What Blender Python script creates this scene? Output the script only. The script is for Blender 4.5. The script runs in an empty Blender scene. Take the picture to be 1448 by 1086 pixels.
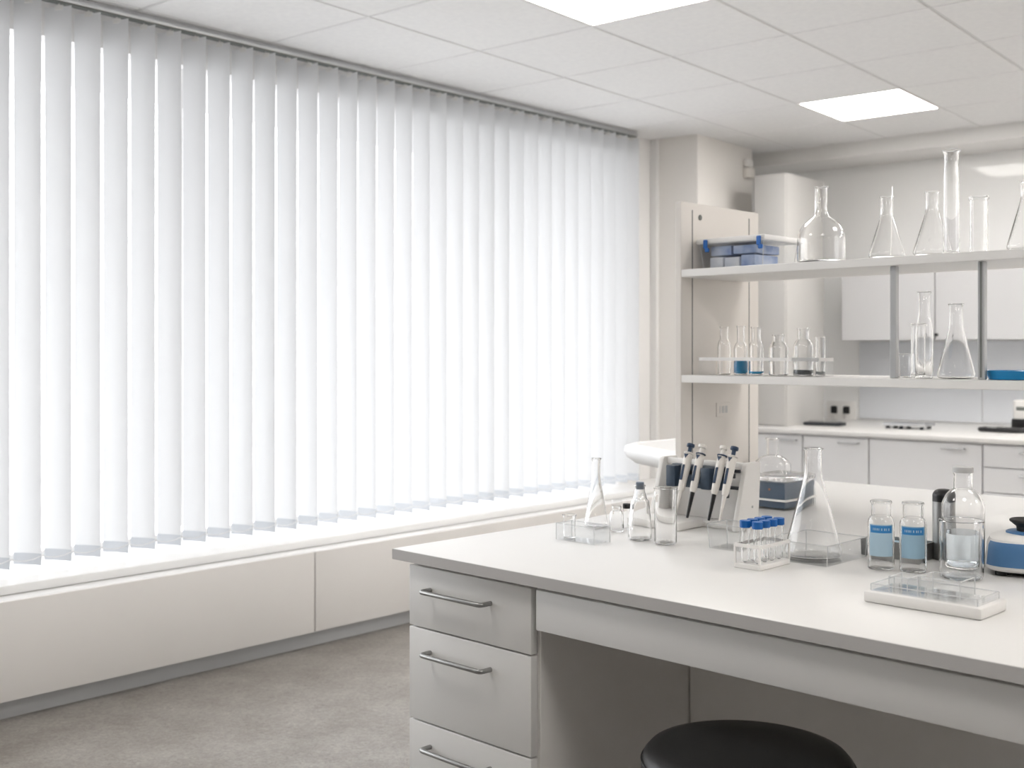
import bpy, bmesh, math, random
from mathutils import Vector, Matrix
random.seed(7)
S = bpy.context.scene
COL = S.collection
R = math.radians
CAM_H = 1.22
CEIL = 2.53
# headings (degrees) of the room's directions, clockwise from the view axis:
# window wall, island bench, ceiling grid, far counter
YAW = dict(w=42.309, b=44.555, c=39.349, k=39.833)


def world(p, g):
    a = R(YAW[g])
    return Vector((p[0]*math.cos(a) + p[1]*math.sin(a), -p[0]*math.sin(a) + p[1]*math.cos(a), p[2] if len(p) > 2 else 0))


# ------------------------------------------------------------------ materials
M = {}


def mat(name, col, rough=0.5, metal=0.0, spec=0.5, trans=0.0, ior=1.45, coat=0.0, alpha=1.0, emit=None, es=0):
    m = bpy.data.materials.new(name)
    m.use_nodes = True
    b = m.node_tree.nodes['Principled BSDF']
    b.inputs['Base Color'].default_value = (*col, 1)
    b.inputs['Roughness'].default_value = rough
    b.inputs['Metallic'].default_value = metal
    b.inputs['Specular IOR Level'].default_value = spec
    b.inputs['Transmission Weight'].default_value = trans
    b.inputs['IOR'].default_value = ior
    b.inputs['Coat Weight'].default_value = coat
    if emit:
        b.inputs['Emission Color'].default_value = (*emit, 1)
        b.inputs['Emission Strength'].default_value = es
    M[name] = m
    return m


def noise_tint(m, scale, c0, c1, detail=4, bump=0.0, bscale=None, rough=None):
    nt = m.node_tree
    b = nt.nodes['Principled BSDF']
    tc = nt.nodes.new('ShaderNodeTexCoord')
    n = nt.nodes.new('ShaderNodeTexNoise')
    n.inputs['Scale'].default_value = scale
    n.inputs['Detail'].default_value = detail
    nt.links.new(tc.outputs['Object'], n.inputs['Vector'])
    r = nt.nodes.new('ShaderNodeValToRGB')
    r.color_ramp.elements[0].position = 0.3
    r.color_ramp.elements[1].position = 0.7
    r.color_ramp.elements[0].color = (*c0, 1)
    r.color_ramp.elements[1].color = (*c1, 1)
    nt.links.new(n.outputs['Fac'], r.inputs['Fac'])
    nt.links.new(r.outputs['Color'], b.inputs['Base Color'])
    if bump:
        n2 = nt.nodes.new('ShaderNodeTexNoise')
        n2.inputs['Scale'].default_value = bscale or scale*6
        n2.inputs['Detail'].default_value = 3
        nt.links.new(tc.outputs['Object'], n2.inputs['Vector'])
        bp = nt.nodes.new('ShaderNodeBump')
        bp.inputs['Strength'].default_value = bump
        bp.inputs['Distance'].default_value = 0.002
        nt.links.new(n2.outputs['Fac'], bp.inputs['Height'])
        nt.links.new(bp.outputs['Normal'], b.inputs['Normal'])
    return n, r


m = mat('wall_paint', (.74, .73, .715), .7); noise_tint(m, 1.5, (.785, .775, .765), (.805, .795, .785))
m = mat('pillar_paint', (.76, .73, .70), .7); noise_tint(m, 1.5, (.81, .785, .755), (.83, .805, .775))
m = mat('ceiling_tile', (.8, .8, .8), .9); noise_tint(m, 40, (.78, .78, .785), (.82, .82, .82), bump=.15, bscale=300)
m = mat('ceiling_bar', (.80, .80, .80), .5); noise_tint(m, 3, (.60, .60, .60), (.62, .62, .62))
m = mat('gloss_panel', (.83, .83, .825), .03, spec=.3); noise_tint(m, 1, (.865, .865, .86), (.875, .875, .87))
m = mat('splash_panel', (.66, .68, .71), .25); noise_tint(m, 1, (.72, .74, .775), (.73, .75, .785))
m = mat('laminate_top', (.74, .73, .715), .28); noise_tint(m, 3, (.735, .725, .71), (.745, .735, .72))
m = mat('laminate_edge', (.50, .49, .485), .45); noise_tint(m, 3, (.495, .485, .48), (.505, .495, .49))
m = mat('cabinet_paint', (.66, .655, .645), .45); noise_tint(m, 2, (.70, .695, .685), (.71, .705, .695))
m = mat('carcass_paint', (.79, .775, .755), .5); noise_tint(m, 2, (.78, .765, .745), (.80, .785, .765))
m = mat('white_lacquer', (.80, .80, .80), .35); noise_tint(m, 2, (.79, .79, .79), (.81, .81, .81))
m = mat('far_cabinet', (.73, .73, .74), .35); noise_tint(m, 2, (.785, .785, .795), (.795, .795, .805))
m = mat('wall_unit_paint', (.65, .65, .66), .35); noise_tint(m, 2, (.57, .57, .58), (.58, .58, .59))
m = mat('tall_unit_paint', (.57, .56, .545), .4); noise_tint(m, 2, (.565, .555, .54), (.575, .565, .55))
m = mat('casing_panel', (.74, .72, .70), .45); noise_tint(m, 2, (.73, .71, .69), (.75, .73, .71))
m = mat('plinth_grey', (.50, .51, .52), .5); noise_tint(m, 4, (.49, .50, .51), (.51, .52, .53))
m = mat('sill_white', (.82, .82, .815), .25); noise_tint(m, 2, (.815, .815, .81), (.825, .825, .82))
m = mat('shelf_white', (.78, .77, .755), .4); noise_tint(m, 2, (.775, .765, .75), (.785, .775, .76))
m = mat('shelf_panel', (.70, .665, .63), .4); noise_tint(m, 2, (.69, .655, .62), (.71, .675, .64))
m = mat('dark_gap', (.03, .03, .03), .8)
m = mat('slot_dark', (.16, .17, .16), .5)
m = mat('brushed_steel', (.32, .32, .315), .38, 1.0)
noise_tint(m, 30, (.30, .30, .295), (.35, .35, .345))
m = mat('post_metal', (.50, .51, .52), .35, .6)
m = mat('anodised', (.62, .63, .64), .35, 1.0); noise_tint(m, 30, (.60, .61, .62), (.64, .65, .66))
m = mat('black_leather', (.012, .012, .013), .38, spec=.5); noise_tint(m, 8, (.010, .010, .011), (.015, .015, .016), bump=.12, bscale=700)
m = mat('black_plastic', (.012, .012, .013), .35)
m = mat('rubber', (.02, .02, .02), .6)
m = mat('charcoal_plastic', (.03, .034, .04), .4)
m = mat('navy_plastic', (.022, .045, .09), .35)
m = mat('navy_rail', (.035, .055, .085), .4)
m = mat('blue_cap', (.003, .10, .36), .4)
m = mat('blue_clip', (.02, .13, .45), .4)
m = mat('blue_panel', (.075, .19, .38), .4)
m = mat('label_blue', (.03, .21, .50), .5)
m = mat('label_pale', (.40, .55, .66), .5)
m = mat('label_mid', (.30, .46, .58), .5)
m = mat('white_plastic', (.80, .785, .765), .35)
m = mat('grey_plastic', (.60, .59, .58), .4)
m = mat('cream_plastic', (.76, .73, .69), .35)
m = mat('cap_grey', (.50, .50, .50), .45)
m = mat('stopper_grey', (.16, .20, .25), .45)
m = mat('parcel_blue', (.12, .22, .46), .5); noise_tint(m, 22, (.10, .19, .45), (.50, .57, .72), detail=2)
m = mat('parcel_white', (.70, .72, .76), .5); noise_tint(m, 14, (.55, .60, .70), (.80, .80, .82), detail=2)
m = mat('dark_blue_sheet', (.03, .065, .12), .3); noise_tint(m, 9, (.02, .045, .09), (.06, .10, .16), detail=2)
m = mat('blue_liquid', (.015, .33, .64), .1)
m = mat('blue_glaze', (.012, .25, .55), .15)
m = mat('refraction_tint', (.80, .89, .96), 0.0, trans=1.0, ior=1.2)
m = mat('dark_liquid', (.10, .12, .13), .2)
m = mat('red_dot', (.5, .15, .05), .4)
m = mat('glass', (1, 1, 1), 0.0, trans=1.0, ior=1.42)
m = mat('edge_plastic', (.60, .61, .62), .25)
m = mat('frosted_plastic', (.97, .975, .985), 0.10, trans=.95, ior=1.2)
m = mat('milky_plastic', (.90, .89, .88), 0.3, trans=.12, ior=1.35)
m = mat('diffuser', (1, 1, 1), .5, emit=(1, .965, .92), es=15.0)
m = mat('light_frame', (.78, .76, .74), .4)

# floor vinyl
m = mat('floor_vinyl', (.3, .29, .28), .36)
nt = m.node_tree
n, r = noise_tint(m, 5, (.215, .195, .172), (.345, .325, .30), detail=12, bump=.05, bscale=120)
n.inputs['Roughness'].default_value = .7
tc = nt.nodes.new('ShaderNodeTexCoord')
n2 = nt.nodes.new('ShaderNodeTexNoise'); n2.inputs['Scale'].default_value = 70; n2.inputs['Detail'].default_value = 5; n2.inputs['Roughness'].default_value = .65
n2.inputs['Distortion'].default_value = 1.2
nt.links.new(tc.outputs['Object'], n2.inputs['Vector'])
mr = nt.nodes.new('ShaderNodeMapRange'); mr.inputs['From Min'].default_value = .3; mr.inputs['From Max'].default_value = .7
mr.inputs['To Min'].default_value = .72; mr.inputs['To Max'].default_value = 1.28
nt.links.new(n2.outputs['Fac'], mr.inputs['Value'])
vm = nt.nodes.new('ShaderNodeVectorMath'); vm.operation = 'SCALE'
nt.links.new(r.outputs['Color'], vm.inputs[0]); nt.links.new(mr.outputs[0], vm.inputs['Scale'])
nt.links.new(vm.outputs[0], nt.nodes['Principled BSDF'].inputs['Base Color'])

# blind fabric: lets part of the daylight through
m = bpy.data.materials.new('blind_fabric'); m.use_nodes = True; M['blind_fabric'] = m
nt = m.node_tree; nt.nodes.clear()
o = nt.nodes.new('ShaderNodeOutputMaterial'); mx = nt.nodes.new('ShaderNodeMixShader')
d = nt.nodes.new('ShaderNodeBsdfDiffuse'); t = nt.nodes.new('ShaderNodeBsdfTranslucent')
d.inputs['Color'].default_value = (.81, .812, .818, 1); t.inputs['Color'].default_value = (.82, .825, .832, 1)
mx.inputs['Fac'].default_value = .38
nt.links.new(d.outputs[0], mx.inputs[1]); nt.links.new(t.outputs[0], mx.inputs[2]); nt.links.new(mx.outputs[0], o.inputs[0])
m = mat('blind_weight', (.52, .54, .57), .5)

# window pane and thin clear plastic sheet: see-through with a fresnel reflection
for nm, f0, tint in (('window_glass', .03, (1, 1, 1, 1)), ('clear_plastic', .03, (.972, .976, .978, 1))):
    m = bpy.data.materials.new(nm); m.use_nodes = True; M[nm] = m
    nt = m.node_tree; nt.nodes.clear()
    o = nt.nodes.new('ShaderNodeOutputMaterial'); mx = nt.nodes.new('ShaderNodeMixShader')
    lw = nt.nodes.new('ShaderNodeLayerWeight'); lw.inputs['Blend'].default_value = .5
    pw = nt.nodes.new('ShaderNodeMath'); pw.operation = 'POWER'; pw.inputs[1].default_value = 5
    f = nt.nodes.new('ShaderNodeMath'); f.operation = 'MULTIPLY_ADD'; f.inputs[1].default_value = .9; f.inputs[2].default_value = f0
    nt.links.new(lw.outputs['Facing'], pw.inputs[0]); nt.links.new(pw.outputs[0], f.inputs[0])
    tr = nt.nodes.new('ShaderNodeBsdfTransparent'); tr.inputs['Color'].default_value = tint
    gl = nt.nodes.new('ShaderNodeBsdfGlossy'); gl.inputs['Roughness'].default_value = .02
    nt.links.new(f.outputs[0], mx.inputs[0]); nt.links.new(tr.outputs[0], mx.inputs[1]); nt.links.new(gl.outputs[0], mx.inputs[2]); nt.links.new(mx.outputs[0], o.inputs[0])


# ------------------------------------------------------------------ mesh building
class MB:
    """collects shapes into one mesh"""
    def __init__(s):
        s.bm = bmesh.new()

    def _add(s, verts, faces):
        vs = [s.bm.verts.new(v) for v in verts]
        fs = []
        for f in faces:
            try:
                fs.append(s.bm.faces.new([vs[i] for i in f]))
            except ValueError:
                pass
        return vs, fs

    def box(s, x0, x1, y0, y1, z0, z1, bev=0.0, seg=2):
        v = [(x, y, z) for z in (z0, z1) for y in (y0, y1) for x in (x0, x1)]
        f = [(0, 2, 3, 1), (4, 5, 7, 6), (0, 1, 5, 4), (2, 6, 7, 3), (0, 4, 6, 2), (1, 3, 7, 5)]
        vs, fs = s._add(v, f)
        if bev > 0:
            es = list({e for f in fs for e in f.edges})
            bmesh.ops.bevel(s.bm, geom=es, offset=bev, segments=seg, affect='EDGES', profile=.5)
        return s

    def prism(s, pts, axis, a, b, bev=0.0, seg=2):
        """polygon extruded along an axis; pts are the two other coordinates in xyz order"""
        def mk(p, h):
            return {'x': (h, p[0], p[1]), 'y': (p[0], h, p[1]), 'z': (p[0], p[1], h)}[axis]
        n = len(pts)
        v = [mk(p, a) for p in pts] + [mk(p, b) for p in pts]
        f = [tuple(range(n)), tuple(range(2*n-1, n-1, -1))] + [(i, i+n, (i+1) % n+n, (i+1) % n) for i in range(n)]
        vs, fs = s._add(v, f)
        if bev > 0:
            es = list({e for f in fs for e in f.edges})
            bmesh.ops.bevel(s.bm, geom=es, offset=bev, segments=seg, affect='EDGES', profile=.5)
        return s

    def lathe(s, prof, seg=40, cx=0, cy=0, cz=0, sq=None, sx=1, sy=1):
        """profile of (r, z); closed when it starts and ends on the axis. sq = superellipse exponent"""
        rings = []
        for (r, z) in prof:
            if r < 1e-6:
                rings.append([s.bm.verts.new((cx, cy, cz+z))])
            else:
                ring = []
                for i in range(seg):
                    a = 2*math.pi*i/seg
                    c, sn = math.cos(a), math.sin(a)
                    k = 1.0
                    if sq:
                        k = (abs(c)**sq + abs(sn)**sq)**(-1/sq)
                    ring.append(s.bm.verts.new((cx+r*k*c*sx, cy+r*k*sn*sy, cz+z)))
                rings.append(ring)
        for a, b in zip(rings, rings[1:]):
            if len(a) == 1 and len(b) == 1:
                continue
            for i in range(seg):
                j = (i+1) % seg
                if len(a) == 1:
                    s.bm.faces.new((a[0], b[j], b[i]))
                elif len(b) == 1:
                    s.bm.faces.new((a[i], a[j], b[0]))
                else:
                    s.bm.faces.new((a[i], a[j], b[j], b[i]))
        return s

    def cyl(s, r, z0, z1, cx=0, cy=0, seg=32, bev=0.0):
        if bev:
            return s.lathe([(0, z0), (r-bev, z0), (r, z0+bev), (r, z1-bev), (r-bev, z1), (0, z1)], seg, cx, cy)
        return s.lathe([(0, z0), (r, z0), (r, z1), (0, z1)], seg, cx, cy)

    def tube(s, path, r, seg=10, closed=False):
        """round bar swept along points; r is one radius or one per point"""
        P = [Vector(p) for p in path]
        rr = r if isinstance(r, (list, tuple)) else [r]*len(P)
        rings = []
        up = Vector((0, 0, 1))
        prev = None
        for i, p in enumerate(P):
            d = (P[min(i+1, len(P)-1)] - P[max(i-1, 0)]).normalized()
            if prev is None:
                n = d.cross(up)
                if n.length < 1e-3:
                    n = d.cross(Vector((1, 0, 0)))
            else:
                n = prev - d*prev.dot(d)
            n.normalize(); prev = n
            b = d.cross(n)
            rings.append([s.bm.verts.new(p + (n*math.cos(2*math.pi*k/seg) + b*math.sin(2*math.pi*k/seg))*rr[i]) for k in range(seg)])
        for a, b in zip(rings, rings[1:]):
            for k in range(seg):
                s.bm.faces.new((a[k], a[(k+1) % seg], b[(k+1) % seg], b[k]))
        s.bm.faces.new(rings[0][::-1]); s.bm.faces.new(rings[-1])
        return s

    def xf(s, mtx):
        s.bm.transform(mtx)
        return s

    def build(s, name, m, parent=None, loc=None, rot=None, angle=35):
        bmesh.ops.recalc_face_normals(s.bm, faces=s.bm.faces)
        me = bpy.data.meshes.new(name)
        s.bm.to_mesh(me); s.bm.free()
        for p in me.polygons:
            p.use_smooth = True
        me.set_sharp_from_angle(angle=R(angle))
        me.materials.append(M[m])
        o = bpy.data.objects.new(name, me)
        COL.objects.link(o)
        if parent:
            o.parent = parent
        if loc is not None:
            o.location = loc
        if rot is not None:
            o.rotation_euler = (0, 0, rot)
        return o


def tag(o, label, cat, group=None):
    o['label'] = label
    o['category'] = cat
    if group:
        o['group'] = group
    return o


def place(o, g, p, turn=0):
    o.location = world(p, g)
    o.rotation_euler = (0, 0, -R(YAW[g]) + R(turn))
    return o


def thing(name, label, cat, g, p, turn=0, group=None):
    o = bpy.data.objects.new(name, None)
    o.empty_display_size = .05
    COL.objects.link(o)
    place(o, g, p, turn)
    return tag(o, label, cat, group)


def solo(mb, name, m, label, cat, g, p, turn=0, group=None):
    return tag(place(mb.build(name, m), g, p, turn), label, cat, group)


def struct(mb, name, m, g=None, p=(0, 0, 0)):
    o = mb.build(name, m)
    if g:
        place(o, g, p)
    o['kind'] = 'structure'
    return o


def copy_tree(o, parent=None):
    c = o.copy(); COL.objects.link(c)
    if parent:
        c.parent = parent
    for ch in list(o.children):
        copy_tree(ch, c)
    return c


# ================================================================== THE ROOM
# floor
v = MB()
cs = [world((-4.5, -2.8), 'w'), world((-4.5, 6.4), 'w'), world((2.7, 7.6), 'k'), world((2.7, -2.6), 'k')]
v._add([(c.x, c.y, 0) for c in cs] + [(c.x, c.y, -.1) for c in cs], [(0, 1, 2, 3), (7, 6, 5, 4), (0, 4, 5, 1), (1, 5, 6, 2), (2, 6, 7, 3), (3, 7, 4, 0)])
struct(v, 'floor', 'floor_vinyl')

# suspended ceiling: bars with lay-in tiles, two visible light fittings, more added out of view
GX = [-5.02, -4.44, -3.86, -3.262, -2.663, -2.103, -1.525, -.945, -.365, .215, .795, 1.375, 1.955, 2.72]
GY = [-2.6, -1.85, -1.22, -.60, .02, .64, 1.26, 1.88, 2.476, 3.096, 3.756, 4.371, 4.990, 5.612, 6.21, 6.83, 7.5]
lights = [(4, 5), (4, 9), (4, 13), (6, 13), (8, 13), (10, 13), (12, 13), (8, 9), (12, 9), (8, 5), (12, 5)]  # off-view panels added for even light and a brighter back wall
v = MB()
v.box(-5.4, 2.75, -2.75, 7.75, CEIL+.030, CEIL+.10)
for i in range(len(GX)-1):
    for j in range(len(GY)-1):
        if (i, j) in lights:
            continue
        v.box(GX[i]+.006, GX[i+1]-.006, GY[j]+.006, GY[j+1]-.006, CEIL, CEIL+.031, .003, 1)
ceil = struct(v, 'ceiling', 'ceiling_tile', 'c')
v = MB()
for x in GX:
    v.box(x-.011, x+.011, -2.7, 7.6, CEIL+.003, CEIL+.025)
for y in GY:
    v.box(-5.1, 2.7, y-.011, y+.011, CEIL+.0035, CEIL+.0255)
b = v.build('ceiling_grid', 'ceiling_bar', ceil)
for (i, j) in lights:
    near = {(4, 9): 'square lit ceiling panel at the top edge of the photo, the nearer one',
            (4, 13): 'square lit ceiling panel above the shelving, the farther one'}.get((i, j))
    if near is None:
        near = 'square lit ceiling panel outside the view'
        if i != 4:
            near = 'unseen lit ceiling panel added over the right side of the room'
    cx, cy = (GX[i]+GX[i+1])/2, (GY[j]+GY[j+1])/2
    hx, hy = (GX[i+1]-GX[i])/2-.002, (GY[j+1]-GY[j])/2-.002
    t = thing('ceiling_light', near, 'ceiling light', 'c', (cx, cy, CEIL-.002), group='lit ceiling panels')
    f = MB()
    w = .012
    f.box(-hx, hx, -hy, -hy+w, 0, .029); f.box(-hx, hx, hy-w, hy, 0, .029)
    f.box(-hx, -hx+w, -hy+w, hy-w, 0, .029); f.box(hx-w, hx, -hy+w, hy-w, 0, .029)
    f.build('frame', 'light_frame', t)
    MB().box(-hx+w, hx-w, -hy+w, hy-w, .003, .02).build('diffuser', 'diffuser', t)

# window wall with its long opening
WF, WB = -4.12, -4.42          # inner and outer face
WY0, WY1 = -.45, 5.47          # opening
SILL, HEAD = .42, 2.475
v = MB()
v.box(WB, WF, -2.8, WY0, 0, CEIL+.03)
v.box(WB, WF, WY1, 7.3, 0, CEIL+.03)
v.box(WB, WF, WY0, WY1, 0, SILL-.03)
v.box(WB, WF, WY0, WY1, HEAD, CEIL+.03)
v.box(WF-.06, WF, WY0, WY1, 2.388, HEAD)
struct(v, 'wall_left', 'wall_paint', 'w')
# window
win = bpy.data.objects.new('window_1', None); COL.objects.link(win); place(win, 'w', (WF, 0, SILL)); win['kind'] = 'structure'
FX = -.20
v = MB()
v.box(FX-.03, FX+.03, WY0, WY1, .0145, .035, .004); v.box(FX-.03, FX+.03, WY0, WY1, HEAD-SILL-.06, HEAD-SILL, .004)
v.box(FX-.03, FX+.03, WY0, WY0+.06, .035, HEAD-SILL-.06); v.box(FX-.03, FX+.03, WY1-.06, WY1, .035, HEAD-SILL-.06)
npan = 4
MUL = [WY0, 1.03, 2.605, 4.05, WY1]
for y in MUL[1:-1]:
    v.box(FX-.03, FX+.03, y-.035, y+.035, .06, HEAD-SILL-.06, .004)
v.build('frame', 'white_lacquer', win)
for k in range(npan):
    a, b = MUL[k]+.03, MUL[k+1]-.03
    MB().box(FX-.004, FX+.004, a, b, .03, HEAD-SILL-.05).build('pane', 'window_glass', win)
v = MB()
v.box(-.28, .285, WY0, 5.80, -.018, .014, .004)
v.build('sill', 'sill_white', win)

# far wall (glossy white cladding), beam, pillar, remaining walls
v = MB(); v.box(-4.6, 2.75, 7.25, 7.45, 0, CEIL+.03); struct(v, 'wall_back', 'gloss_panel', 'k')
v = MB(); v.box(2.6, 2.8, -2.7, 7.4, 0, CEIL+.03); struct(v, 'wall_right', 'wall_paint', 'k')
v = MB(); v.box(-5.6, 2.75, -2.75, -2.55, 0, CEIL+.03); struct(v, 'wall_front', 'wall_paint', 'k')
v = MB(); v.box(-4.3, 2.6, 6.84, 7.25, 2.440, CEIL+.02, .004); struct(v, 'trim_1', 'shelf_white', 'k')
v = MB(); v.box(-4.1, -3.49, 6.02, 6.72, 0, CEIL+.02, .006); struct(v, 'wall_pillar', 'pillar_paint', 'c')
v = MB(); v.box(-4.12, -4.07, 5.795, 5.86, 0, CEIL+.01, .004); struct(v, 'trim_2', 'wall_paint', 'w')

# boxed-in casing under the sill
cz = thing('radiator_casing', 'long low white boxed casing running under the window sill', 'radiator cover', 'w', (-3.84, 0, 0))
MB().box(-.27, .04, -.45, 5.80, 0, .072).build('plinth', 'plinth_grey', cz)
for a, b in ((-.45, 2.909), (2.915, 5.80)):
    v = MB().box(.083, .10, a, b, .072, .4005, .0025)
    v.build('front_panel', 'casing_panel', cz)
MB().box(-.27, .0828, -.45, 5.80, .376, .4005).box(-.27, .07, -.45, 5.80, .072, .09).build('carcass', 'sill_white', cz)

# ------------------------------------------------------------------ vertical blind
bl = thing('vertical_blind', 'white vertical slat blind hanging across the whole window', 'blind', 'w', (-4.04, 0, .455))
v = MB()
v.box(-.022, .022, WY0, 5.53, 2.500-.455, 2.519-.455, .002)
v.box(-.012, .012, WY0, 5.53, 2.519-.455, 2.531-.455)
hr = v.build('head_rail', 'anodised', bl)
MB().box(-.014, .021, WY0+.01, 5.52, 2.4945-.455, 2.4998-.455).build('rail_gap_shade', 'slot_dark', hr)  # dark strip put in for the shaded gap below the rail
W2, ZT, ZB = .056, 2.484-.455, 0.0
v = MB()
n = 8
vs = []
for k in range(n+1):
    x = -W2 + 2*W2*k/n
    y = .006*(1-(x/W2)**2)
    vs.append((x, y))
pts = [(x, y+.0004) for x, y in vs] + [(x, y-.0004) for x, y in reversed(vs)]
v.prism(pts, 'z', ZB+.001, ZT)
slat = v.build('slat', 'blind_fabric', bl)
v = MB()
pts = [(x*.998, y+.0014) for x, y in vs] + [(x*.998, y-.0014) for x, y in reversed(vs)]
v.prism(pts, 'z', 0, .042)
weight = v.build('bottom_weight', 'blind_weight', slat)
v = MB()
v.box(-.016, .016, .003, .009, ZT-.012, ZT+.006, .001, 1); v.cyl(.004, ZT+.004, 2.502-.455, 0, .006, 10)
hang = v.build('hanger', 'white_plastic', slat)
ys = []
y = 1.856 + .0005
while y > WY0+.1:
    y -= .1135
y += .1135
first = True
while y < 5.50:
    th = 60 + max(0, min(26, (y-1.91)*14.6))
    th += random.uniform(-.6, .6)
    if first:
        s = slat; first = False
    else:
        s = copy_tree(slat, bl)
    s.location = (0, y, 0)
    s.rotation_euler = (0, 0, R(90-th))
    ys.append((y, th))
    y += .1135
for sgn in (-1, 1):
    path = []
    for (y, th), nx in zip(ys, ys[1:]+[None]):
        ex, ey = sgn*.0575*math.sin(R(th)), sgn*.0575*math.cos(R(th))
        path.append((ex, y+ey, .036))
        if nx:
            for q in (.25, .5, .75):
                path.append((ex, y+ey+.1135*q, .036-.012*(1-(2*q-1)**2)))
    MB().tube(path, .0011, 6).build('bead_chain', 'white_plastic', bl)

# sensor on the pillar
t = thing('motion_sensor', 'small white wall sensor high on the pillar side', 'sensor', 'c', (-3.4895, 6.63, 2.36))
MB().box(0, .035, -.04, .04, .045, .095, .008).build('upper_housing', 'white_plastic', t)
MB().box(0, .05, -.045, .035, -.03, .04, .012).build('lower_housing', 'cream_plastic', t)

# ================================================================== FAR COUNTER
CT = .771
KX = [-3.45, -2.94, -2.543, -1.93, -1.33, -.72]
cab_labels = ['white base cabinet nearest the pillar under the far counter',
              'narrow white base cabinet under the black tray with plugs',
              'wide white base cabinet under the middle of the far counter',
              'white drawer unit at the right end of the visible far counter',
              'white base cabinet right of the far drawer unit']
for i in range(5):
    x0, x1 = KX[i], KX[i+1]
    t = thing('base_cabinet', cab_labels[i], 'cabinet', 'k', ((x0+x1)/2, 6.15, 0), group='base cabinets under the far counter')
    h = (x1-x0)/2
    MB().box(-h+.001, h-.001, .02, 1.08, .1, CT-.0285).box(-h+.001, h-.001, .07, 1.05, 0, .1).build('carcass', 'far_cabinet', t)
    if i == 3:
        zz = [CT-.034, .617, .486, .30, .105]
        for a, b in zip(zz, zz[1:]):
            d = MB().box(-h+.004, h-.004, 0, .019, b+.003, a-.003, .001, 1).build('drawer', 'far_cabinet', t)
            z = a-.035
            MB().tube([(-.2+.09, .002, z), (-.2+.09, -.03, z), (.02+.09, -.03, z), (.02+.09, .002, z)], .0055, 8).build('handle', 'anodised', d)
    else:
        d = MB().box(-h+.004, h-.004, 0, .019, .105, CT-.037, .001, 1).build('door', 'far_cabinet', t)
        xr = h-(.034 if i == 0 else .055 if i == 1 else .09)
        z = CT-.064
        MB().tube([(xr-.115, .002, z), (xr-.115, -.03, z), (xr, -.03, z), (xr, .002, z)], .0055, 8).build('handle', 'anodised', d)
t = MB().box(-3.46, -.70, 0, 1.128, 0, .027, .003)
solo(t, 'countertop', 'laminate_top', 'white worktop of the far counter along the back wall', 'worktop', 'k', (0, 6.12, CT-.027))
for a, b, l in ((-3.058, -2.276, 'pale blue-grey splashback panel left of the seam on the back wall'), (-2.268, -1.2, 'pale blue-grey splashback panel right of the seam, behind the black gadget')):
    solo(MB().box(0, b-a, 0, .010, 0, .500, .001, 1), 'splashback', 'splash_panel', l, 'splashback', 'k', (a, 7.2398, CT+.012), group='splashback panels')
wl = ['white wall cabinet left of the thin seam over the far counter', 'white wall cabinet with a small black lock over the far counter', 'white wall cabinet behind the steel shelf post']
for i, (a, b) in enumerate(((-3.032, -2.443), (-2.443, -1.85), (-1.85, -1.25))):
    t = thing('wall_cabinet', wl[i], 'cabinet', 'k', ((a+b)/2, 6.9, 1.296), group='wall cabinets over the far counter')
    h = (b-a)/2
    MB().box(-h+.001, h-.001, .02, .349, 0, .44).build('carcass', 'wall_unit_paint', t)
    d = MB().box(-h+.003, h-.003, 0, .018, -.004, .442, .001, 1).build('door', 'wall_unit_paint', t)
    if i == 1:
        MB().cyl(.009, 0, .02).xf(Matrix.Translation((-h+.012, 0, .026)) @ Matrix.Rotation(R(90), 4, 'X')).build('lock', 'black_plastic', d)
t = thing('tall_cabinet', 'tall white cabinet standing on the far counter beside the pillar', 'cabinet', 'k', (-3.128, 6.31, CT))
MB().box(-.205, 0, .02, .54, 0, 1.527, .002).build('carcass', 'tall_unit_paint', t)
d = MB().box(-.203, -.003, 0, .019, .004, 1.523, .002).build('door', 'tall_unit_paint', t)
# socket with two plugs
t = thing('wall_socket', 'white double wall socket above the far counter', 'socket', 'k', (-3.184, 7.2499, .80))
MB().box(-.10, .10, -.010, 0, -.045, .09, .004).build('faceplate', 'white_plastic', t)
for dx, l in ((-.043, 'left of two black plugs in the far wall socket'), (.043, 'right of two black plugs in the far wall socket')):
    t = thing('power_plug', l, 'plug', 'k', (-3.184+dx, 7.2395, .833), group='plugs in the wall socket')
    MB().box(-.021, .021, -.030, 0, -.026, .026, .010).build('body', 'black_plastic', t)
    MB().tube([(0, -.02, -.02), (0, -.025, -.04), (.002, -.028, -.058)], [.006, .005, .004], 10).build('cable', 'grey_plastic', t)
# small gear on the far counter
t = thing('black_tray', 'flat black tray on the far counter below the two plugs', 'tray', 'k', (-2.99, 6.56, CT+.0005), 3)
MB().box(-.115, .115, -.06, .06, 0, .020, .008).build('base', 'charcoal_plastic', t)
MB().box(-.09, .09, -.045, .045, .0205, .030, .004).build('lid', 'clear_plastic', t)
t = thing('heating_plate', 'low grey plate on little feet on the far counter', 'hot plate', 'k', (-2.49, 6.60, CT+.0005))
MB().box(-.125, .125, -.08, .08, .016, .034, .004).build('plate', 'anodised', t)
for x in (-.1, -.02, .1):
    MB().cyl(.012, 0, .0165, x, -.06, 14).cyl(.012, 0, .0165, x, .06, 14).build('foot', 'charcoal_plastic', t)
t = thing('black_pad', 'flat black oval pad on the far counter beside the white gadget', 'tray', 'k', (-1.98, 6.66, CT+.0005))
MB().lathe([(0, 0), (.115, 0), (.125, .010), (.12, .022), (.105, .024), (.098, .018), (0, .018)], 40, sq=3, sx=1.05, sy=.6).build('base', 'black_plastic', t)
MB().cyl(.026, .0185, .024, -.06, 0, 24).build('button', 'cap_grey', t)
t = thing('coffee_grinder', 'small gadget with white top and black base on the far counter', 'appliance', 'k', (-1.925, 6.86, CT+.0005))
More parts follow.
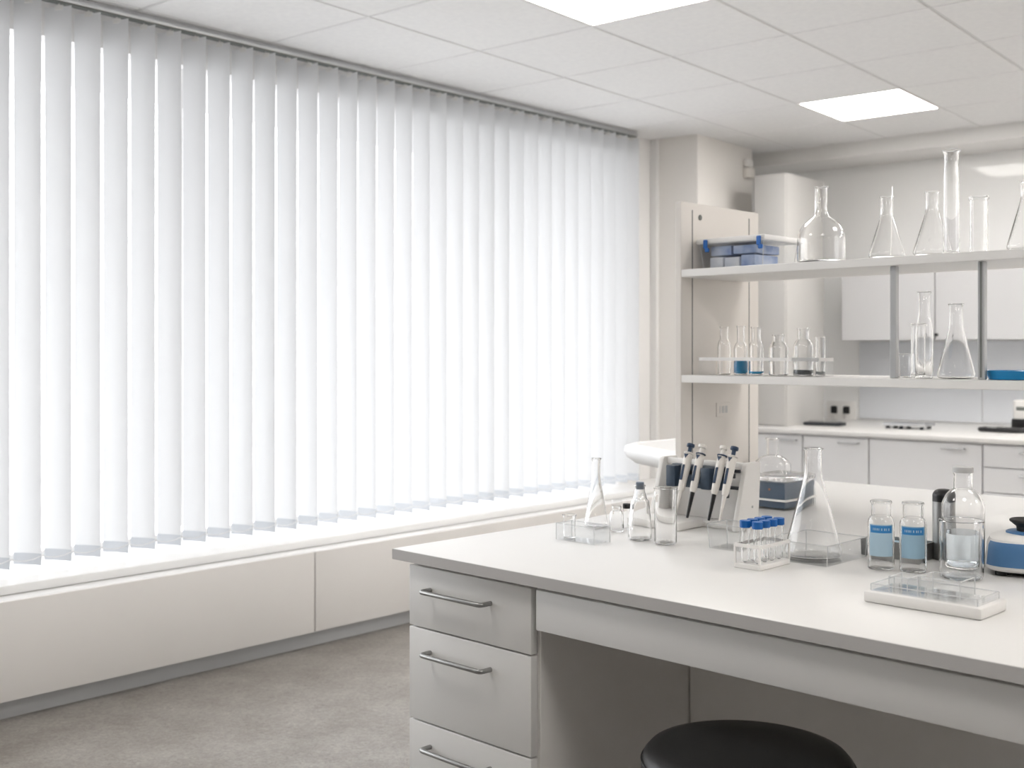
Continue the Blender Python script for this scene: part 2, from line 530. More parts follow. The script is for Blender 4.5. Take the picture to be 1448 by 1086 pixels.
MB().lathe([(0, 0), (.055, 0), (.06, .01), (.058, .065), (0, .066)], 32, sq=4).build('base', 'black_plastic', t)
MB().lathe([(0, .0665), (.048, .0665), (.05, .075), (.05, .165), (.045, .172), (0, .172)], 32, sq=4).build('body', 'white_plastic', t)
MB().box(-.026, .026, -.0525, -.0495, .115, .135, .002, 1).build('display', 'slot_dark', t)

# ================================================================== ISLAND BENCH
BT = .78
t = MB().box(-1.982, .30, 0, 1.89, 0, .025, .002)
wt = solo(t, 'bench_worktop', 'laminate_top', 'white worktop of the island bench carrying all the glassware', 'worktop', 'b', (0, 1.633, BT-.025))
# the edging band, a greyer strip round the slab
v = MB()
v.box(-1.9832, .3012, -.0012, .001, .0012, .0238)
v.box(-1.9832, -1.981, .001, 1.89, .0012, .0238)
v.build('edge_band', 'laminate_edge', wt)
pd = thing('drawer_pedestal', 'pale grey pedestal of drawers under the left end of the bench', 'cabinet', 'b', (-1.76, 1.653, 0))
MB().box(-.189, .193, .021, .60, .06, .7545, .001, 1).box(-.175, .18, .06, .56, 0, .06).build('carcass', 'carcass_paint', pd)
zz = [.7475, .6105, .4045, .2005, .063]
for a, b in zip(zz, zz[1:]):
    d = MB().box(-.189, .186, 0, .020, b+.002, a-.0015, .0018).build('drawer', 'cabinet_paint', pd)
    z = a-.049
    pth = [(-.118, .001, z), (-.118, -.022, z)]
    pth += [(-.118+.008*(1-math.cos(q)), -.022-.008*math.sin(q), z) for q in (R(30), R(60), R(90))]
    pth += [(.070-.008+.008*math.sin(q), -.022-.008*math.cos(q), z) for q in (R(0), R(30), R(60), R(90))]
    pth += [(.070, .001, z)]
    MB().tube(pth, .0052, 12).build('handle', 'brushed_steel', d)
ap = thing('bench_support', 'pale grey apron and panels under the bench around the knee space', 'bench frame', 'b', (-1.565, 1.653, 0))
MB().box(.004, 1.80, 0, .020, .665, .7455, .0015).build('apron', 'cabinet_paint', ap)
MB().box(.003, 1.80, .523, .541, .05, .7545).build('knee_panel', 'carcass_paint', ap)
MB().box(1.80, 1.83, .0, 1.80, 0, .7545, .002).build('end_panel', 'cabinet_paint', ap)
MB().box(-.36, -.33, .62, 1.80, 0, .7545, .002).build('end_panel', 'cabinet_paint', ap)
MB().box(-.33, 1.80, 1.77, 1.79, .05, .7545).build('rear_panel', 'cabinet_paint', ap)
# stool
st = thing('round_stool', 'round black padded stool pushed under the bench', 'stool', 'b', (-1.082, 1.672, 0))
MB().lathe([(0, .458), (.155, .458), (.172, .466), (.1795, .485), (.180, .512), (.1765, .527), (.168, .5365), (.15, .5415), (.1, .5435), (0, .544)], 72).build('seat', 'black_leather', st)
v = MB()
pth = [(.1800*math.cos(2*math.pi*k/64), .1800*math.sin(2*math.pi*k/64), .519) for k in range(65)]
v.tube(pth, .0014, 6)
v.build('seam', 'black_leather', st)
MB().cyl(.11, .44, .4575, seg=32).build('seat_plate', 'black_plastic', st)
MB().cyl(.014, .20, .44, seg=20).cyl(.025, .09, .28, seg=20).build('column', 'anodised', st)
for k in range(5):
    a = R(72*k+20)
    lg = MB().tube([(0.02*math.cos(a), .02*math.sin(a), .10), (.15*math.cos(a), .15*math.sin(a), .085), (.25*math.cos(a), .25*math.sin(a), .065)], [.02, .016, .012], 10).build('leg', 'black_plastic', st)
    MB().cyl(.026, -.011, .011, seg=20).xf(Matrix.Translation((.25*math.cos(a), .25*math.sin(a), .0265)) @ Matrix.Rotation(a, 4, 'Z') @ Matrix.Rotation(R(90), 4, 'X')).tube([(.25*math.cos(a), .25*math.sin(a), .03), (.25*math.cos(a), .25*math.sin(a), .068)], .006, 8).build('caster', 'rubber', lg)

# ------------------------------------------------------------------ shelving on the bench
sh = thing('shelving_unit', 'white open shelving unit standing on the bench', 'shelf', 'b', (-1.975, 2.678, BT))
SZ1, SZ2 = 1.456, 1.153
for x in (0, 1.70):
    p = MB().box(x, x+.020, 0, .407, .0005, 1.653-BT, .0015, 1).build('side_panel', 'shelf_panel', sh)
    if x == 0:
        v = MB()
        for y in (.053, .351):
            v.box(.0195, .0206, y, y+.0045, .02, .852)
        v.build('track_slot', 'slot_dark', p)
        MB().cyl(.008, 0, .002, seg=18).xf(Matrix.Translation((.0195, .094, .833)) @ Matrix.Rotation(R(90), 4, 'Y')).build('cam_hole', 'slot_dark', p)
        q = MB().box(.0198, .0225, .175, .245, .245, .288, .001, 1).build('outlet_plate', 'shelf_panel', p)
        MB().box(.0222, .0229, .190, .195, .256, .277).box(.0222, .0229, .202, .215, .256, .277).box(.0222, .0229, .219, .232, .256, .277).build('outlet_slots', 'cap_grey', q)
for z in (SZ1, SZ2):
    MB().box(.0205, 1.6995, 0, .320, z-BT-.022, z-BT, .0015, 1).build('shelf', 'shelf_white', sh)
for x in (.645, .865):
    po = MB().box(x, x+.0165, .02, .038, SZ2-BT+.0005, SZ1-BT-.0225, .002, 1).build('post', 'post_metal', sh)
    po['label'] = 'brushed steel post'
    if x > .8:
        MB().box(x+.006, x+.0105, .0194, .0204, SZ2-BT+.006, SZ1-BT-.024).build('groove', 'slot_dark', po)


# ================================================================== GLASSWARE
def vessel(outer, wall=.0016, base=.003):
    """closed double-walled body of revolution; outer runs from the foot to the lip"""
    pts = [(0, 0)] + list(outer)
    inner = []
    for (r, z) in reversed(outer):
        if z <= base+.0015:
            break
        inner.append((max(r-wall, .0008), z-(.0 if inner else -.0004)))
    r_in = inner[-1][0]
    pts += inner + [(max(r_in-.001, .0005), base+.0005), (max(r_in-.004, .0003), base), (0, base)]
    return pts


def arc(cx, cz, r, a0, a1, n=6):
    return [(cx+r*math.cos(R(a0+(a1-a0)*k/n)), cz+r*math.sin(R(a0+(a1-a0)*k/n))) for k in range(n+1)]


def erlenmeyer(rb, rn, h, neck, lip=.0025, rk=.008):
    """conical flask outline"""
    zs = h-neck
    o = [(rb-rk*1.2, 0)] + arc(rb-rk, rk, rk, -60, 20, 5)
    o += [(rn+(rb-rn)*.12, zs-(zs-rk)*.10), (rn+.0010, zs+.002), (rn, zs+.008), (rn, h-.006), (rn+lip*.6, h-.003), (rn+lip, h-.001), (rn+lip*.8, h)]
    return o


def bottle(rb, rn, h, shoulder, neck, lip=.002, rk=.005, ns=6):
    """straight bottle: shoulder = z where the body starts curving in, neck = z where the neck begins"""
    o = [(rb-rk, 0)] + arc(rb-rk, rk, rk, -60, 0, 4)
    o += [(rb, shoulder)]
    for k in range(1, ns+1):
        q = k/ns
        o.append((rb+(rn-rb)*(1-math.cos(q*math.pi/2))*.55 + (rn-rb)*q*.45, shoulder+(neck-shoulder)*(math.sin(q*math.pi/2)*.6+q*.4)))
    o += [(rn, neck+.003), (rn, h-.006), (rn+lip*.7, h-.004), (rn+lip, h-.002), (rn+lip*.7, h)]
    return o


def beaker(r, h, lip=.003, rk=.006):
    return [(r-rk, 0)] + arc(r-rk, rk, rk, -60, 0, 4) + [(r, h-.008), (r+lip*.4, h-.003), (r+lip, h-.0005), (r+lip*.7, h)]


def glass(name, label, cat, g, p, outer, wall=.0016, base=.003, material='glass', seg=44, group=None, turn=0):
    return solo(MB().lathe(vessel(outer, wall, base), seg), name, material, label, cat, g, p, turn, group)


def open_box(x, y, h, wall=.003, base=.003, taper=0, lip=0):
    """open rectangular tank, centred"""
    def rr(a, b, z):
        return [(-a, -b, z), (a, -b, z), (a, b, z), (-a, b, z)]
    X, Y = x/2, y/2
    rings = [rr(X-taper, Y-taper, 0), rr(X, Y, h-lip)]
    if lip:
        rings += [rr(X+lip, Y+lip, h-lip), rr(X+lip, Y+lip, h)]
    else:
        rings += [rr(X, Y, h)]
    rings += [rr(X-wall, Y-wall, h), rr(X-wall-taper, Y-wall-taper, base)]
    mb = MB()
    vs = [p for r_ in rings for p in r_]
    fs = [(3, 2, 1, 0)]
    for k in range(len(rings)-1):
        for i in range(4):
            fs.append((4*k+i, 4*k+(i+1) % 4, 4*k+4+(i+1) % 4, 4*k+4+i))
    q = 4*(len(rings)-1)
    fs.append((q, q+1, q+2, q+3))
    mb._add(vs, fs)
    return mb


def rim(parent, x, y, h, taper=0, t=.0017, name='rim', up=.0):
    """polished edges of an open box: the lip and the four corners"""
    mb = MB()
    X, Y = x/2, y/2
    e = .0003
    mb.box(-X-e, X+e, -Y-e, -Y+t, h-.0006, h+.0006); mb.box(-X-e, X+e, Y-t, Y+e, h-.0006, h+.0006)
    mb.box(-X-e, -X+t, -Y+t, Y-t, h-.0006, h+.0006); mb.box(X-t, X+e, -Y+t, Y-t, h-.0006, h+.0006)
    for sx_ in (-1, 1):
        for sy_ in (-1, 1):
            mb.tube([(sx_*(X-taper), sy_*(Y-taper), .0005), (sx_*X, sy_*Y, h)], .0010, 6)
    o = mb.build(name, 'edge_plastic', parent)
    o.location.z = up
    return o


GZ = BT + .0005
# --- left end of the bench
rim_of = solo(open_box(.116, .056, .0385, .0016, .0025), 'acrylic_box', 'clear_plastic', 'small clear acrylic box at the left end of the bench glassware', 'box', 'b', (-1.742, 2.004, GZ))
rim(rim_of, .116, .056, .0385)
glass('glass_jar', 'small rimmed glass jar standing in the clear acrylic box', 'jar', 'b', (-1.783, 2.003, GZ+.003), beaker(.0145, .054, .003, .003), .0014)
glass('conical_flask', 'tall slim conical flask at the left end of the bench against the blind', 'flask', 'b', (-1.867, 2.199, GZ), erlenmeyer(.030, .0105, .171, .052, .003), .0018, group='bench flasks')
t = thing('stoppered_bottle', 'small squat glass bottle with a clear stopper beside the slim conical flask', 'bottle', 'b', (-1.773, 2.165, GZ))
MB().lathe(vessel(bottle(.0175, .010, .062, .040, .052, .002), .0016), 40).build('body', 'glass', t)
MB().lathe([(0, .050), (.0075, .050), (.0080, .0625), (.0125, .066), (.013, .074), (.011, .078), (0, .079)], 32).build('stopper', 'clear_plastic', t)
t = thing('small_vial', 'tiny glass vial with a black cap behind the squat bottle', 'vial', 'b', (-1.779, 2.211, GZ))
MB().lathe(vessel(beaker(.0085, .052, .0005, .002), .0010), 28).build('body', 'glass', t)
MB().cyl(.0095, .0515, .0635, seg=28, bev=.001).build('cap', 'black_plastic', t)
t = thing('reagent_bottle', 'pear-shaped glass bottle with a grey stopper beside the tall beaker', 'bottle', 'b', (-1.66, 2.113, GZ))
o = [(.021, 0)] + arc(.021, .006, .006, -60, 0, 4) + [(.0275, .020), (.027, .035), (.0245, .060), (.022, .084), (.0215, .090), (.0165, .095), (.0150, .102), (.0125, .110), (.0115, .122), (.0135, .126), (.0125, .128)]
MB().lathe(vessel(o, .0018), 44).build('body', 'glass', t)
MB().lathe([(0, .118), (.0092, .118), (.0096, .1285), (.0096, .1335), (.0085, .1345), (0, .1345)], 28).build('stopper', 'stopper_grey', t)
glass('tall_beaker', 'tall clear beaker in front of the pipette stand', 'beaker', 'b', (-1.579, 2.104, GZ), beaker(.0255, .128, .0022, .006), .0015, group='bench beakers')
# --- trough
rim_of = solo(open_box(.084, .075, .055, .0018, .003, .003, .0012), 'glass_trough', 'clear_plastic', 'open rectangular glass trough between pipette stand and tube rack', 'trough', 'b', (-1.438, 2.166, GZ))
rim(rim_of, .0864, .0774, .055, .0045)
# --- pipette stand
ps = thing('pipette_stand', 'white pipette stand with a navy rail holding four pipettes', 'stand', 'b', (-1.69, 2.36, GZ))
side = [(.0, .0), (.10, 0), (.112, .160), (.106, .1645), (.056, .1645), (.048, .159)]
for x in (-.138, .117):
    MB().prism(side, 'x', x, x+.014, .003).build('side_plate', 'white_plastic', ps)
MB().box(-.138, .022, -.087, .02, 0, .020, .003).build('base', 'white_plastic', ps)
MB().box(-.1235, .1165, .02, .09, 0, .012, .002).build('rear_base', 'white_plastic', ps)
MB().box(-.1235, .1165, .080, .088, .0125, .140, .002).build('back_panel', 'white_plastic', ps)
MB().box(-.1235, .1165, .062, .079, .146, .162, .003).build('top_bar', 'white_plastic', ps)
rl = MB().box(-.080, .075, .022, .045, .094, .152, .003).build('rail', 'navy_rail', ps)
MB().box(.075, .1165, .034, .044, .140, .148, .001, 1).box(.075, .1165, .034, .044, .098, .106, .001, 1).box(.075, .083, .030, .044, .075, .150, .001, 1).build('bracket', 'charcoal_plastic', rl)
for x0, x1 in ((-.078, -.050), (.0285, .056)):
    MB().box(x0, x1, -.004, .0225, .096, .150, .003).build('holder_block', 'navy_rail', rl)
for x in (-.021, .015, .079, .110):
    MB().box(x-.006, x+.006, .0155, .0225, .128, .140, .001, 1).build('hook', 'charcoal_plastic', rl)
MB().cyl(.003, 0, .002, seg=14).xf(Matrix.Translation((.1305, .072, .055)) @ Matrix.Rotation(R(90), 4, 'Y')).build('screw', 'cap_grey', ps)
# pipettes
tilt = math.atan2(.068, .18)


def pipette(x, plunger, tip, label, tipk=True, z0=0.0):
    t = thing('pipette', label, 'pipette', 'b', (x, 2.332-.012, .808+z0), group='pipettes on the stand')
    t.rotation_euler = (Matrix.Rotation(-R(YAW['b']), 4, 'Z') @ Matrix.Rotation(-tilt, 4, 'X')).to_euler()
    # along local z: tip end at 0
    b = MB().lathe([(0, .0655), (.0065, .0655), (.0085, .072), (.0090, .085), (.0105, .125), (.0105, .150), (.0098, .160), (.0088, .163), (0, .163)], 28, sy=1.1).build('body', 'cream_plastic', t)
    MB().box(-.0036, .0036, -.0128, -.009, .092, .132, .001, 1).build('window', 'navy_plastic', b)
    MB().prism([(-.0055, .160), (.0055, .160), (0, .148)], 'y', -.0122, -.008).build('arrow', 'navy_plastic', b)
    MB().lathe([(0, .1632), (.0125, .1632), (.0130, .1645), (.0125, .166), (0, .166)], 28).build('collar', 'navy_plastic' if plunger == 'cream_plastic' else 'cream_plastic', t)
    MB().lathe([(0, .1661), (.0052, .1661), (.0052, .180), (.0095, .181), (.0105, .184), (.0098, .189), (.006, .1905), (0, .1905)], 28).build('plunger', plunger, t)
    MB().lathe([(0, .002), (.0022, .002), (.0050, .060), (.0055, .0653), (0, .0653)] if tip != 'black_plastic' else [(0, 0), (.0030, 0), (.0035, .006), (.0056, .0653), (0, .0653)], 20).build('tip', tip, t)
    return t


pipette(-1.711, 'navy_plastic', 'cream_plastic', 'leftmost pipette on the stand, navy plunger, pale tip')
pipette(-1.675, 'cream_plastic', 'black_plastic', 'second pipette from the left, white plunger and black tip')
pipette(-1.611, 'cream_plastic', 'black_plastic', 'third pipette from the left, white plunger, beside the middle navy block')
pipette(-1.580, 'navy_plastic', 'cream_plastic', 'rightmost pipette on the stand, navy plunger, beside the side plate')
# --- tube rack
rk = thing('tube_rack', 'small white rack of capped test tubes on the bench', 'rack', 'b', (-1.2795, 2.033, GZ))
RX, RY = .031, .0575
MB().box(-RX, RX, -RY, RY, 0, .010, .001, 1).build('base', 'white_plastic', rk)
v = MB()
e = .004
v.box(-RX, RX, -RY, -RY+e, .043, .050); v.box(-RX, RX, RY-e, RY, .043, .050)
v.box(-RX, -RX+e, -RY+e, RY-e, .043, .050); v.box(RX-e, RX, -RY+e, RY-e, .043, .050)
v.build('top_frame', 'white_plastic', rk)
for x in (-RX, RX-e):
    for y in (-RY, RY-e):
        MB().box(x, x+e, y, y+e, .0101, .0429).build('post', 'white_plastic', rk)
rows = ['front', 'second', 'third', 'rear']
tube0 = None
for j in range(4):
    for i in range(2):
        lab = 'blue-capped test tube in the white rack, %s row, %s side' % (rows[j], 'left' if i == 0 else 'right')
        p = (-1.2795+(-.0145 if i == 0 else .0145), 2.033-.0405+.027*j, GZ+.0105)
        if tube0 is None:
            tube0 = t = thing('test_tube', lab, 'test tube', 'b', p, group='blue-capped tubes in the rack')
            MB().lathe(vessel([(.003, 0)] + arc(0, .0078, .0078, -60, 0, 5) + [(.0080, .074)], .0009, .0015), 28).build('body', 'glass', t)
            v = MB(); v.cyl(.0112, .0705, .0850, seg=36, bev=.0008); v.build('cap', 'blue_cap', t)
        else:
            t = copy_tree(tube0); place(t, 'b', p); tag(t, lab, 'test tube')
# --- big flask in clear tray
rim_of = solo(open_box(.146, .166, .043, .0018, .0025, .002, .0012), 'clear_tray', 'clear_plastic', 'clear plastic tray under the big conical flask', 'tray', 'b', (-1.245, 2.188, GZ))
rim(rim_of, .1484, .1684, .043, .003)
glass('conical_flask', 'largest conical flask standing in the clear plastic tray', 'flask', 'b', (-1.2495, 2.184, GZ+.003), erlenmeyer(.060, .0185, .231, .062, .0035, .012), .0020, .004, seg=64, group='bench flasks')
# --- blue-filled box and bottle behind
t = thing('storage_box', 'clear lidded box with dark blue contents on the bench behind the rack', 'box', 'b', (-1.733, 2.86, GZ))
open_box(.130, .185, .082, .003, .003, .003).build('tub', 'clear_plastic', t)
MB().box(-.069, .069, -.0965, .0965, .0785, .090, .003).build('lid', 'frosted_plastic', t)
MB().box(-.0675, .0675, -.095, .095, .024, .029, .001, 1).build('band', 'white_plastic', t)
bx = MB().box(-.058, .058, -.085, .085, .004, .074, .003).build('contents', 'dark_blue_sheet', t)
MB().cyl(.003, 0, .001, seg=12).xf(Matrix.Translation((.01, -.0852, .055)) @ Matrix.Rotation(R(90), 4, 'X')).build('dot', 'red_dot', bx)
glass('flat_bottom_flask', 'big shouldered glass flask behind the blue-filled box', 'flask', 'b', (-1.868, 3.025, GZ), bottle(.055, .0175, .178, .098, .126, .0035, .010, 8), .0020, group='bench flasks')


# --- labelled vials
def label_band(r, z0, z1, a0, a1, thick=.0004):
    mb = MB()
    n = 14
    v0, f0 = [], []
    for k in range(n+1):
        a = R(a0+(a1-a0)*k/n)
        for rr in (r, r+thick):
            for z in (z0, z1):
                v0.append((rr*math.cos(a), rr*math.sin(a), z))
    for k in range(n):
        i = 4*k; j = i+4
        f0 += [(i, i+1, j+1, j), (i+2, j+2, j+3, i+3), (i, j, j+2, i+2), (i+1, i+3, j+3, j+1)]
    f0 += [(0, 2, 3, 1), (4*n, 4*n+1, 4*n+3, 4*n+2)]
    mb._add(v0, f0)
    return mb


for (x, y, zt, l) in ((-1.088, 2.170, .0, 'left of two open glass vials with blue labels'), (-1.030, 2.190, .0, 'right of two open glass vials with blue labels, darker label')):
    t = thing('glass_vial', l, 'vial', 'b', (x, y, GZ), group='vials with blue labels')
    b = MB().lathe(vessel(bottle(.0262, .0195, .138, .094, .108, .0022, .005, 5), .0017, .004), 48).build('body', 'glass', t)
    ctr = math.degrees(math.atan2(-y, -x))
    lb = label_band(.0266, .029, .0925, ctr-54, ctr+54).build('label', 'label_pale' if x < -1.05 else 'label_mid', t); lb['label'] = 'pale blue label'
    hb = label_band(.0271, .0760, .0905, ctr-47, ctr+47).build('label_header', 'label_blue', lb)
    mk = MB()
    for k, a in enumerate((-34, -27, -18, -10, 0, 12, 20, 30)):
        q = label_band(.0276, .081, .0855, ctr+a, ctr+a+(5 if k % 3 else 3), .0002)
        me = bpy.data.meshes.new('tmp'); q.bm.to_mesh(me); q.bm.free(); mk.bm.from_mesh(me); bpy.data.meshes.remove(me)
    mk.build('print', 'label_pale', hb)
# --- steel tray behind the vials
t = thing('steel_tray', 'low steel tray behind the two labelled vials', 'tray', 'b', (-1.128, 2.325, GZ))
open_box(.135, .070, .036, .0015, .0015, .001, .001).build('tub', 'brushed_steel', t)
MB().box(-.055, .055, -.027, .027, .0020, .030, .003).build('contents', 'label_pale', t)  # pale blue block standing in for the blue reflection on the steel
# --- steel flask
t = thing('vacuum_flask', 'stainless steel cylinder with a domed black top behind the capped bottle', 'flask', 'b', (-1.0455, 2.367, GZ))
MB().lathe([(0, 0), (.0215, 0), (.0225, .001), (.0225, .122), (0, .122)], 40).build('body', 'brushed_steel', t)
MB().lathe([(0, .1221), (.0228, .1221)] + arc(.0078, .133, .0150, -10, 88, 8) + [(0, .1485)], 40).build('top', 'black_plastic', t)
# --- capped bottle and beaker
t = thing('media_bottle', 'tall clear bottle with a grey cap behind the graduated beaker', 'bottle', 'b', (-.978, 2.306, GZ))
MB().lathe(vessel(bottle(.0415, .0185, .196, .128, .160, .002, .006, 8), .0020, .004), 56).build('body', 'glass', t)
MB().lathe([(0, .1965), (.0150, .1965), (.0150, .1965), (.0205, .1930), (.0205, .204), (.0195, .205), (0, .205)], 40).build('cap', 'cap_grey', t)
MB().lathe([(0, .0043), (.034, .0043), (.0392, .010), (.0392, .070), (0, .070)], 48).build('contents', 'refraction_tint', t)  # tinted fill added to imitate blue refracted at the bottle's sides
glass('beaker', 'wide clear beaker between the capped bottle and the white slab', 'beaker', 'b', (-.932, 2.190, GZ), beaker(.0405, .113, .0025, .008), .0018, .004, seg=56, group='bench beakers')
# --- white slab with clear cover
t = thing('sample_plate', 'white slab with a shallow clear cover at the front right of the bench', 'sample holder', 'b', (-.864, 1.917, GZ))
MB().box(-.104, .104, -.054, .054, 0, .0195, .004).build('base', 'white_plastic', t)
c_ = open_box(.188, .088, .012, .0016, .002).build('cover', 'clear_plastic', t, (0, 0, .0197))
rim(c_, .188, .088, .012)
open_box(.074, .060, .030, .0014, .002).build('inner_box', 'clear_plastic', t, (.020, .004, .0222))
rim(t.children[-1] if t.children[-1].name.startswith('inner') else [c for c in t.children if c.name.startswith('inner')][0], .074, .060, .030)
open_box(.034, .050, .022, .0014, .002).build('side_box', 'clear_plastic', t, (-.055, .004, .0222))
rim([c for c in t.children if c.name.startswith('side_box')][0], .034, .050, .022)
# --- vortex mixer
t = thing('vortex_mixer', 'grey and blue vortex mixer with a black cup at the right edge', 'mixer', 'b', (-.8615, 2.3374, GZ), turn=20)
MB().lathe([(0, .010), (.074, .010), (.078, .014), (.0785, .022), (.0745, .060), (.069, .070), (.055, .076), (.036, .079), (0, .079)], 64, sq=3.2).build('body', 'white_plastic', t)
v = MB()
cols, rowsn = 14, 6
vv, ff = [], []
zs = [.020+(.066-.020)*q/rowsn for q in range(rowsn+1)]
for side_off in (.0, .0012):
    for z in zs:
        rbase = .0785+(.0745-.0785)*(z-.022)/(.060-.022) if z < .060 else .0745-(z-.060)*.55
        for k in range(cols+1):
            a = R(-57 + 114*k/cols - 90)
            c, s_ = math.cos(a), math.sin(a)
            kk = (abs(c)**3.2+abs(s_)**3.2)**(-1/3.2)
            rr = rbase + side_off - .0002
            vv.append((rr*kk*c, rr*kk*s_, z))
N = (cols+1)*(rowsn+1)
for q in range(rowsn):
    for k in range(cols):
        i = q*(cols+1)+k
        ff.append((N+i, N+i+1, N+i+cols+2, N+i+cols+1)); ff.append((i, i+cols+1, i+cols+2, i+1))
for k in range(cols):
    ff.append((k, k+1, N+k+1, N+k)); i = rowsn*(cols+1)+k; ff.append((i+1, i, N+i, N+i+1))
for q in range(rowsn):
    i = q*(cols+1); ff.append((i+cols+1, i, N+i, N+i+cols+1)); i += cols; ff.append((i, i+cols+1, N+i+cols+1, N+i))
v._add(vv, ff)
v.build('front_panel', 'blue_panel', t)
MB().lathe([(0, .0785), (.040, .0785), (.040, .0815), (.037, .083), (0, .083)], 48).build('ring', 'blue_panel', t)
MB().lathe([(0, .083), (.020, .083), (.021, .092), (.030, .099), (.0335, .102), (.0335, .105), (.031, .1065), (.024, .104), (.015, .100), (0, .099)], 48).build('cup', 'rubber', t)
for a in (45, 135, 225, 315):
    MB().cyl(.012, 0, .0105, .066*math.cos(R(a)), .066*math.sin(R(a)), 20).build('foot', 'rubber', t)
MB().box(-.058, .058, -.058, .058, .004, .0102, .003).build('underside', 'black_plastic', t)

# ------------------------------------------------------------------ shelf glassware
Z1, Z2 = SZ1+.0005, SZ2+.0005
YS = 2.77
t = thing('storage_box', 'clear lidded storage box with blue clips on the top shelf', 'box', 'b', (-1.832, 2.838, Z1))
tb = open_box(.214, .180, .074, .003, .003, .009).build('tub', 'clear_plastic', t)
rim(tb, .214, .180, .074, .009)
MB().box(-.116, .116, -.098, .098, .0745, .090, .005).build('lid', 'milky_plastic', t)
for x in (-.080, .098):
    MB().box(x-.007, x+.007, -.104, -.098, .060, .086, .002, 1).box(x-.002, x+.011, -.1035, -.0945, .050, .062, .002, 1).build('clip', 'blue_clip', t)
for (x, w, z0, z1, mm) in ((-.060, .046, .004, .036, 'parcel_white'), (-.008, .050, .004, .034, 'parcel_white'), (.045, .046, .004, .038, 'parcel_blue'), (-.045, .070, .040, .068, 'parcel_blue'), (.034, .076, .042, .066, 'parcel_blue')):
    MB().box(x-w/2, x+w/2, -.074, .05, z0, z1, .003).build('packet', mm, t)
o = [(.030, 0)] + arc(.052, .012, .011, -80, 0, 4) + [(.0630, .040), (.0630, .060)] + arc(.040-.0175+.0005, .0600, .0400, 0, 0, 1)[:0] + [(.0620, .072), (.0575, .088), (.0490, .102), (.0370, .114), (.0260, .122), (.0200, .128), (.0175, .136), (.0165, .150), (.0165, .198), (.0190, .202), (.0200, .2035), (.0185, .205)]
glass('round_flask', 'round-shouldered glass flask beside the storage box on the top shelf', 'flask', 'b', (-1.555, 2.76, Z1), o, .0019, .004, seg=60, group='top shelf flasks')
glass('conical_flask', 'conical flask with a thin rod in it on the top shelf', 'flask', 'b', (-1.366, 2.755, Z1), erlenmeyer(.045, .0155, .160, .052, .0022, .012), .0016, group='top shelf flasks')
solo(MB().tube([(.012, 0, .004), (.013, .002, .080), (.0135, .004, .186)], .0016, 10), 'stirring_rod', 'glass', 'thin glass rod standing in the conical flask on the top shelf', 'rod', 'b', (-1.3672, 2.755, Z1))
glass('conical_flask', 'conical flask just left of the tallest cylinder on the top shelf', 'flask', 'b', (-1.252, 2.768, Z1), erlenmeyer(.0455, .0155, .163, .050, .0025, .012), .0016, group='top shelf flasks')
glass('measuring_cylinder', 'tallest glass cylinder on the top shelf', 'cylinder', 'b', (-1.182, 2.72, Z1), [(.019, 0), (.0200, .003), (.0195, .012), (.0175, .200), (.0165, .225), (.0170, .243), (.0205, .249), (.0215, .2515), (.0200, .253)], .0016, .006, group='top shelf cylinders')
glass('test_cylinder', 'short straight glass cylinder with a thick rim on the top shelf', 'cylinder', 'b', (-1.132, 2.76, Z1), [(.019, 0), (.0205, .002), (.0205, .130), (.0232, .1315), (.0232, .137), (.0215, .139)], .0016, .004, group='top shelf cylinders')
glass('conical_flask', 'conical flask cut off by the right edge on the top shelf', 'flask', 'b', (-1.019, 2.765, Z1), erlenmeyer(.046, .0155, .165, .045, .0025, .012), .0016, group='top shelf flasks')

# rack of small bottles on the lower shelf
t = thing('bottle_rack', 'clear rack with a white rail holding small bottles on the lower shelf', 'rack', 'b', (-1.722, 2.745, Z2))
v = MB().box(-.190, .110, -.040, -.036, .041, .050).box(-.190, .190, .036, .040, .041, .050).box(-.190, -.186, -.036, .036, .041, .050).box(.186, .190, -.036, .036, .041, .050)
v.build('rail', 'milky_plastic', t)
e_ = MB().box(-.190, -.187, -.040, .040, .0012, .0405).build('end_wall', 'clear_plastic', t)
MB().box(.187, .190, -.040, .040, .0012, .0405).build('end_wall', 'clear_plastic', t)
MB().box(-.190, .190, -.040, .040, 0, .001).build('base', 'clear_plastic', t)
MB().box(.111, .190, -.0405, -.0375, .0015, .050, .001, 1).build('holder', 'clear_plastic', t)
MB().box(.111, .190, -.0408, -.0372, .041, .0505, .0005, 1).build('holder_rim', 'cap_grey', t)


def bottle_in(x, r, rn, h, sh_, nk, label, liquid=None, level=0, lm='blue_liquid'):
    t = thing('small_bottle', label, 'bottle', 'b', (x, 2.752, Z2+.0015), group='small bottles in the rack')
    MB().lathe(vessel(bottle(r, rn, h, sh_, nk, .0022, .003, 5), .0014, .0025), 36).build('body', 'glass', t)
    if liquid:
        MB().lathe([(0, .0028), (r-.0062, .0028), (r-.0019, .006), (r-.0019, level), (0, level)], 32).build('contents', lm, t)
    return t


